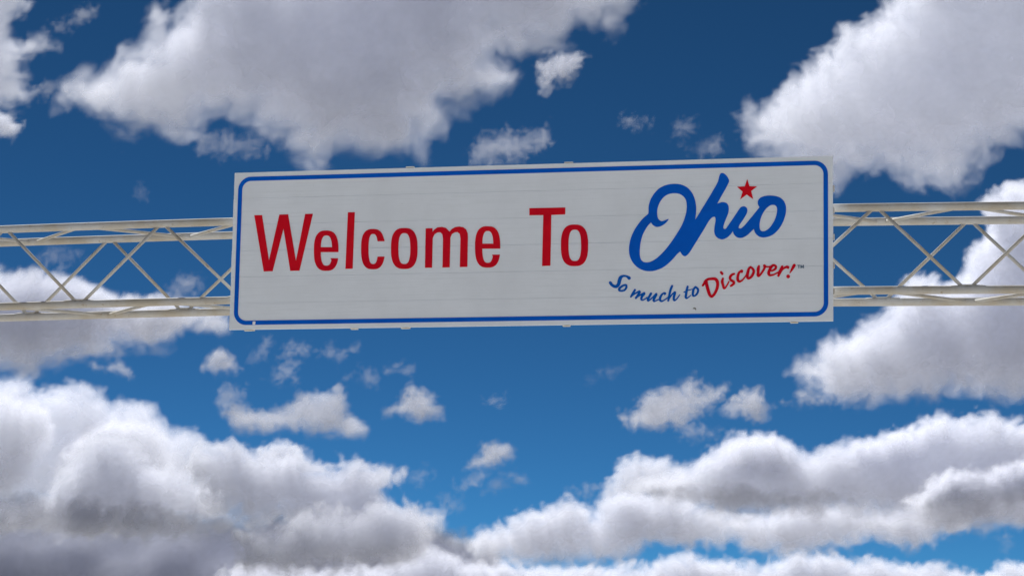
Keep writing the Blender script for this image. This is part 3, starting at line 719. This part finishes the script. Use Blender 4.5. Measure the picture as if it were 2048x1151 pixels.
STROKES = [
    ('S','blue',[[(984,-451,34),(989,-457,33),(993,-464,33),(997,-471,32),(1003,-477,32),(1010,-482,32),(1018,-487,32),(1026,-491,33),(1034,-494,34),(1041,-495,35),(1048,-495,36),(1054,-493,37),(1060,-490,37),(1065,-486,38),(1070,-480,39),(1074,-473,39),(1078,-465,39),(1081,-457,40),(1083,-447,41),(1084,-438,41),(1087,-429,41),(1089,-420,41),(1092,-411,41),(1095,-403,41),(1099,-396,39),(1105,-390,37),(1112,-385,33),(1120,-381,29),(1128,-378,26),(1136,-377,24),(1145,-378,23),(1154,-379,22),(1161,-381,22),(1168,-383,24),(1175,-387,27),(1180,-391,29),(1185,-394,32),(1189,-397,34),(1192,-399,35),(1194,-402,36),(1196,-404,37)]]),
    ('o','blue',[[(1153,-478,22),(1145,-480,23),(1138,-482,23),(1130,-484,24),(1122,-488,24),(1113,-494,25),(1104,-501,26),(1096,-508,28),(1089,-515,28),(1086,-521,28),(1084,-527,28),(1084,-532,27),(1086,-537,26),(1090,-540,25),(1097,-542,24),(1104,-544,23),(1112,-544,22),(1120,-544,22),(1128,-542,22),(1137,-540,22),(1145,-536,22),(1151,-531,23),(1157,-524,24),(1161,-517,25),(1164,-511,25),(1166,-504,26),(1166,-497,25),(1165,-490,25),(1164,-485,24),(1162,-482,24),(1159,-480,23),(1156,-479,22),(1153,-478,21)]]),
    ('m','blue',[[(1261,-536,24),(1258,-542,25),(1255,-547,26),(1252,-553,27),(1249,-560,28),(1245,-567,29),(1241,-574,29),(1237,-581,29),(1233,-588,28),(1229,-595,27),(1225,-600,25),(1221,-606,23),(1217,-612,21)],[(1226,-603,19),(1235,-596,18),(1245,-589,17),(1255,-583,17),(1266,-576,17),(1279,-569,19),(1293,-561,21),(1306,-555,24),(1315,-553,26),(1316,-557,27),(1313,-566,28),(1308,-576,28),(1302,-586,28),(1296,-596,28),(1289,-606,27),(1281,-617,25),(1273,-627,24)],[(1279,-622,19),(1289,-615,18),(1299,-608,17),(1310,-602,16),(1320,-595,17),(1334,-588,19),(1349,-581,22),(1362,-576,26),(1370,-574,28),(1368,-579,29),(1360,-588,29),(1350,-599,29),(1342,-609,28),(1339,-617,28),(1336,-626,27),(1334,-635,26),(1334,-641,24),(1335,-646,23),(1338,-649,20),(1342,-651,18),(1347,-652,17),(1351,-652,16),(1356,-650,16),(1362,-647,15),(1368,-644,15),(1376,-639,15),(1384,-634,14),(1393,-629,14),(1401,-624,13)]]),
    ('u','blue',[[(1441,-581,28),(1437,-588,28),(1433,-595,28),(1429,-602,28),(1425,-610,28),(1420,-618,28),(1415,-627,29),(1411,-635,29),(1408,-642,28),(1407,-649,27),(1407,-654,25),(1408,-659,22),(1410,-661,21),(1415,-660,19),(1420,-656,18),(1427,-652,17),(1434,-646,17),(1441,-640,16),(1449,-633,16),(1458,-626,16),(1466,-618,17),(1476,-608,19),(1488,-597,21),(1497,-587,24),(1503,-584,26),(1502,-589,27),(1497,-599,28),(1490,-611,28),(1485,-622,28),(1481,-630,28),(1477,-638,29),(1474,-645,29),(1472,-651,28),(1472,-656,27),(1473,-661,25),(1475,-665,23),(1478,-667,21),(1482,-667,19),(1488,-665,17),(1495,-662,16),(1503,-659,15),(1512,-655,14),(1522,-650,14),(1532,-646,14),(1542,-641,13)]]),
    ('c','blue',[[(1595,-591,19),(1598,-588,20),(1601,-586,20),(1603,-584,20),(1604,-582,19),(1602,-579,19),(1599,-577,18),(1595,-575,18),(1590,-575,18),(1584,-577,19),(1578,-581,20),(1571,-586,21),(1565,-592,23),(1559,-599,24),(1554,-607,25),(1550,-615,27),(1546,-623,28),(1544,-631,28),(1543,-638,28),(1542,-645,28),(1543,-651,28),(1546,-657,26),(1549,-662,25),(1554,-666,23),(1559,-667,21),(1566,-667,20),(1574,-664,18),(1582,-660,17),(1591,-655,16),(1599,-650,15),(1607,-645,14),(1615,-639,14),(1622,-634,14),(1626,-630,13),(1629,-627,13),(1632,-624,12),(1634,-621,12)]]),
    ('h','blue',[[(1676,-501,26),(1672,-510,26),(1668,-520,27),(1664,-529,27),(1660,-540,28),(1657,-551,27),(1654,-563,27),(1651,-576,27),(1648,-590,26),(1645,-607,25),(1642,-625,24),(1638,-644,24),(1635,-662,23)],[(1644,-640,19),(1651,-630,18),(1658,-619,17),(1665,-609,16),(1672,-600,16),(1680,-591,17),(1689,-583,19),(1697,-577,21),(1703,-572,23),(1707,-570,24),(1709,-571,25),(1710,-573,25),(1709,-577,26),(1708,-583,27),(1706,-591,27),(1703,-601,27),(1700,-610,28),(1698,-620,28),(1697,-630,27),(1696,-640,27),(1696,-648,26),(1697,-654,25),(1699,-658,23),(1702,-661,21),(1705,-662,19),(1710,-660,18),(1716,-656,17),(1723,-651,16),(1729,-645,15),(1735,-639,14),(1740,-631,14),(1746,-624,13),(1751,-617,13),(1754,-612,12),(1757,-607,11),(1760,-603,11),(1763,-598,10)]]),
    ('t','blue',[[(1849,-510,24),(1846,-522,25),(1843,-533,26),(1840,-544,27),(1838,-556,28),(1836,-567,28),(1835,-579,28),(1833,-590,28),(1832,-600,28),(1831,-607,27),(1830,-614,27),(1829,-620,27),(1829,-625,26),(1830,-630,25),(1831,-634,23),(1834,-637,21),(1837,-639,19),(1842,-638,18),(1848,-636,16),(1854,-632,14),(1860,-628,13),(1867,-624,12),(1873,-618,11),(1879,-612,10),(1885,-607,10)],[(1810,-571,13),(1820,-566,13),(1830,-562,13),(1840,-557,13),(1851,-553,13),(1862,-549,12),(1875,-546,12),(1888,-543,11),(1901,-539,10)]]),
    ('o','blue',[[(1935,-516,23),(1930,-522,24),(1925,-528,24),(1920,-534,25),(1916,-541,26),(1913,-549,27),(1911,-558,27),(1910,-567,28),(1909,-576,28),(1908,-584,27),(1907,-593,26),(1908,-601,25),(1909,-607,24),(1911,-611,23),(1915,-614,22),(1920,-616,20),(1925,-615,19),(1930,-613,20),(1936,-609,21),(1942,-604,22),(1948,-598,23),(1953,-592,23),(1957,-585,24),(1961,-578,24),(1963,-570,24),(1965,-563,25),(1966,-554,25),(1965,-546,25),(1963,-539,24),(1959,-533,24),(1954,-528,24),(1947,-523,23),(1941,-518,23)]]),
    ('D','red',[[(2018,-500,24),(2022,-494,25),(2025,-489,25),(2029,-483,26),(2032,-477,26),(2036,-470,27),(2039,-463,28),(2043,-456,29),(2048,-450,30),(2054,-445,30),(2061,-440,30),(2069,-436,30),(2077,-432,30),(2086,-430,30),(2097,-429,31),(2107,-428,31),(2117,-428,32),(2126,-427,32),(2136,-427,33),(2145,-428,33),(2153,-430,34),(2160,-434,34),(2166,-439,35),(2171,-445,35),(2175,-452,36),(2178,-460,35),(2180,-469,35),(2182,-478,34),(2182,-489,34),(2182,-500,34),(2180,-512,34),(2178,-524,34),(2175,-536,34),(2171,-547,33),(2167,-558,33),(2162,-569,32),(2157,-579,32),(2151,-589,31),(2145,-599,31),(2138,-608,30),(2132,-615,30),(2127,-619,30),(2122,-623,31),(2117,-624,31),(2112,-623,32),(2107,-620,32),(2102,-615,33),(2097,-608,33),(2092,-599,34),(2088,-590,34),(2085,-579,35),(2081,-568,35),(2078,-556,36),(2074,-543,36),(2070,-529,36),(2067,-515,36),(2063,-501,36),(2060,-488,36),(2057,-475,36),(2055,-463,36),(2052,-450,36)]]),
    ('i','red',[[(2239,-428,24),(2237,-436,26),(2235,-444,29),(2233,-452,31),(2232,-461,32),(2233,-470,32),(2236,-481,30),(2239,-491,29),(2241,-501,28),(2244,-510,28),(2246,-520,28),(2249,-528,29),(2252,-533,28),(2256,-535,27),(2260,-534,25),(2264,-531,22),(2269,-526,21),(2274,-520,19),(2279,-512,18),(2285,-503,18),(2290,-494,17),(2294,-486,16),(2298,-478,16),(2302,-470,15),(2306,-462,15)],[(2219,-357,28),(2232,-375,28)]]),
    ('s','red',[[(2363,-378,24),(2357,-380,25),(2351,-381,26),(2346,-383,27),(2340,-386,28),(2334,-392,29),(2327,-399,29),(2322,-407,30),(2318,-415,30),(2318,-423,30),(2319,-430,29),(2322,-438,28),(2326,-444,28),(2332,-449,28),(2340,-454,29),(2348,-458,30),(2355,-463,30),(2358,-468,30),(2360,-474,29),(2361,-479,29),(2360,-485,28),(2357,-490,28),(2351,-494,27),(2345,-499,27),(2340,-502,26),(2337,-505,26),(2334,-507,25),(2331,-508,25),(2328,-510,24)]]),
    ('c','red',[[(2449,-361,21),(2450,-357,22),(2451,-352,23),(2452,-348,24),(2451,-345,24),(2449,-344,24),(2445,-343,23),(2441,-344,23),(2437,-347,22),(2432,-351,23),(2426,-356,25),(2420,-362,27),(2415,-370,28),(2411,-379,29),(2408,-389,29),(2405,-399,30),(2403,-409,30),(2402,-419,31),(2402,-429,31),(2403,-438,32),(2405,-446,32),(2407,-452,31),(2411,-458,31),(2416,-462,29),(2421,-464,28),(2428,-463,26),(2435,-460,24),(2444,-456,22),(2451,-450,21),(2459,-444,19),(2466,-436,18),(2473,-427,18),(2480,-418,17),(2487,-409,16),(2493,-399,16),(2499,-389,15),(2505,-379,15)]]),
    ('o','red',[[(2544,-305,24),(2539,-310,25),(2534,-314,27),(2530,-319,28),(2525,-326,29),(2521,-335,31),(2518,-347,32),(2515,-359,33),(2512,-371,33),(2510,-382,34),(2509,-394,34),(2508,-404,34),(2509,-413,33),(2511,-420,32),(2514,-426,29),(2519,-430,27),(2524,-432,26),(2530,-431,26),(2537,-426,27),(2545,-420,29),(2552,-414,29),(2558,-405,30),(2565,-396,30),(2570,-386,30),(2574,-376,29),(2577,-367,30),(2579,-359,30),(2579,-350,30),(2578,-342,29),(2574,-334,28),(2568,-326,27),(2562,-319,25),(2555,-311,24)]]),
    ('v','red',[[(2636,-298,26),(2634,-304,28),(2632,-310,31),(2630,-316,34),(2629,-324,35),(2628,-334,35),(2627,-345,34),(2627,-356,32),(2627,-366,31),(2627,-374,32),(2626,-383,33),(2626,-390,34),(2627,-396,33),(2628,-401,32),(2629,-405,29),(2631,-408,26),(2634,-408,24),(2640,-404,23),(2646,-398,23),(2654,-390,23),(2661,-381,24),(2667,-372,24),(2674,-361,24),(2681,-350,25),(2687,-340,26),(2692,-331,26),(2696,-322,26),(2700,-313,27),(2702,-306,28),(2702,-302,28),(2700,-298,29),(2698,-296,30),(2696,-293,31)],[(2702,-301,28),(2707,-302,25),(2712,-304,22),(2718,-305,19),(2724,-306,18),(2732,-307,17),(2741,-307,17),(2750,-306,17),(2758,-304,18),(2766,-302,18),(2773,-298,19),(2781,-293,21),(2788,-289,22)]]),
    ('e','red',[[(2762,-349,24),(2768,-349,23),(2775,-350,22),(2781,-350,22),(2788,-348,22),(2796,-344,23),(2804,-339,25),(2812,-333,26),(2818,-328,28),(2821,-322,28),(2823,-315,27),(2823,-309,26),(2822,-303,26),(2818,-298,25),(2812,-294,25),(2806,-290,25),(2799,-289,26),(2793,-291,26),(2786,-295,27),(2779,-301,29),(2773,-308,29),(2767,-316,30),(2761,-325,31),(2755,-335,31),(2751,-345,31),(2747,-355,32),(2744,-365,33),(2743,-375,34),(2743,-383,33),(2745,-389,32),(2748,-394,30),(2752,-398,28),(2758,-400,26),(2766,-401,24),(2775,-400,22),(2786,-398,21),(2796,-395,20),(2805,-392,19),(2815,-387,18),(2824,-382,17),(2833,-377,17),(2840,-373,16),(2847,-368,15),(2853,-363,15),(2859,-359,14)]]),
    ('r','red',[[(2891,-308,29),(2887,-317,30),(2882,-326,30),(2878,-335,31),(2874,-344,31),(2870,-352,32),(2867,-359,33),(2864,-366,34),(2861,-374,33),(2858,-382,32),(2855,-391,30),(2853,-399,28),(2850,-408,26)],[(2863,-385,24),(2871,-373,22),(2879,-359,21),(2888,-347,20),(2897,-337,20),(2906,-328,21),(2916,-322,24),(2926,-316,27),(2934,-313,29),(2940,-311,31),(2945,-312,33),(2949,-314,34),(2953,-315,33),(2955,-317,32),(2955,-319,29),(2956,-321,26),(2956,-323,24)]]),
    ('!','red',[[(3022,-296,35),(3018,-303,35),(3014,-310,34),(3011,-317,33),(3007,-324,31),(3003,-331,29),(2998,-339,27),(2994,-347,24),(2990,-354,22),(2986,-360,19),(2983,-365,17),(2980,-371,15),(2977,-376,13)],[(2956,-416,41),(2957,-418,41)]]),
    ('T','grey',[[(3061,-296,8),(3085,-297,8)],[(3073,-299,9),(3073,-327,9)]]),
    ('M','grey',[[(3095,-327,9),(3096,-296,9)],[(3097,-297,9),(3108,-324,9)],[(3108,-324,9),(3122,-296,9)],[(3123,-296,9),(3125,-328,9)]]),
]
for ch, outer, holes in PRINT:
    if ch == 'script':
        tag(plate('script_word', BLUE, outer, holes), 'blue brush script word Ohio')
    elif ch == 'star':
        tag(plate('star', RED, outer, holes), 'small red five pointed star')
    else:
        tag(plate('letter', RED, outer, holes), 'tall red letter ' + ch)
for ch, colour, strokes in STROKES:
    o = stroke_letter('letter', {'blue': BLUE2, 'red': RED, 'grey': GREY}[colour], strokes)
    tag(o, {'blue': 'small blue brush letter ', 'red': 'small red brush letter ', 'grey': 'tiny grey trademark letter '}[colour] + ch if ch != '!' else 'small red exclamation mark')
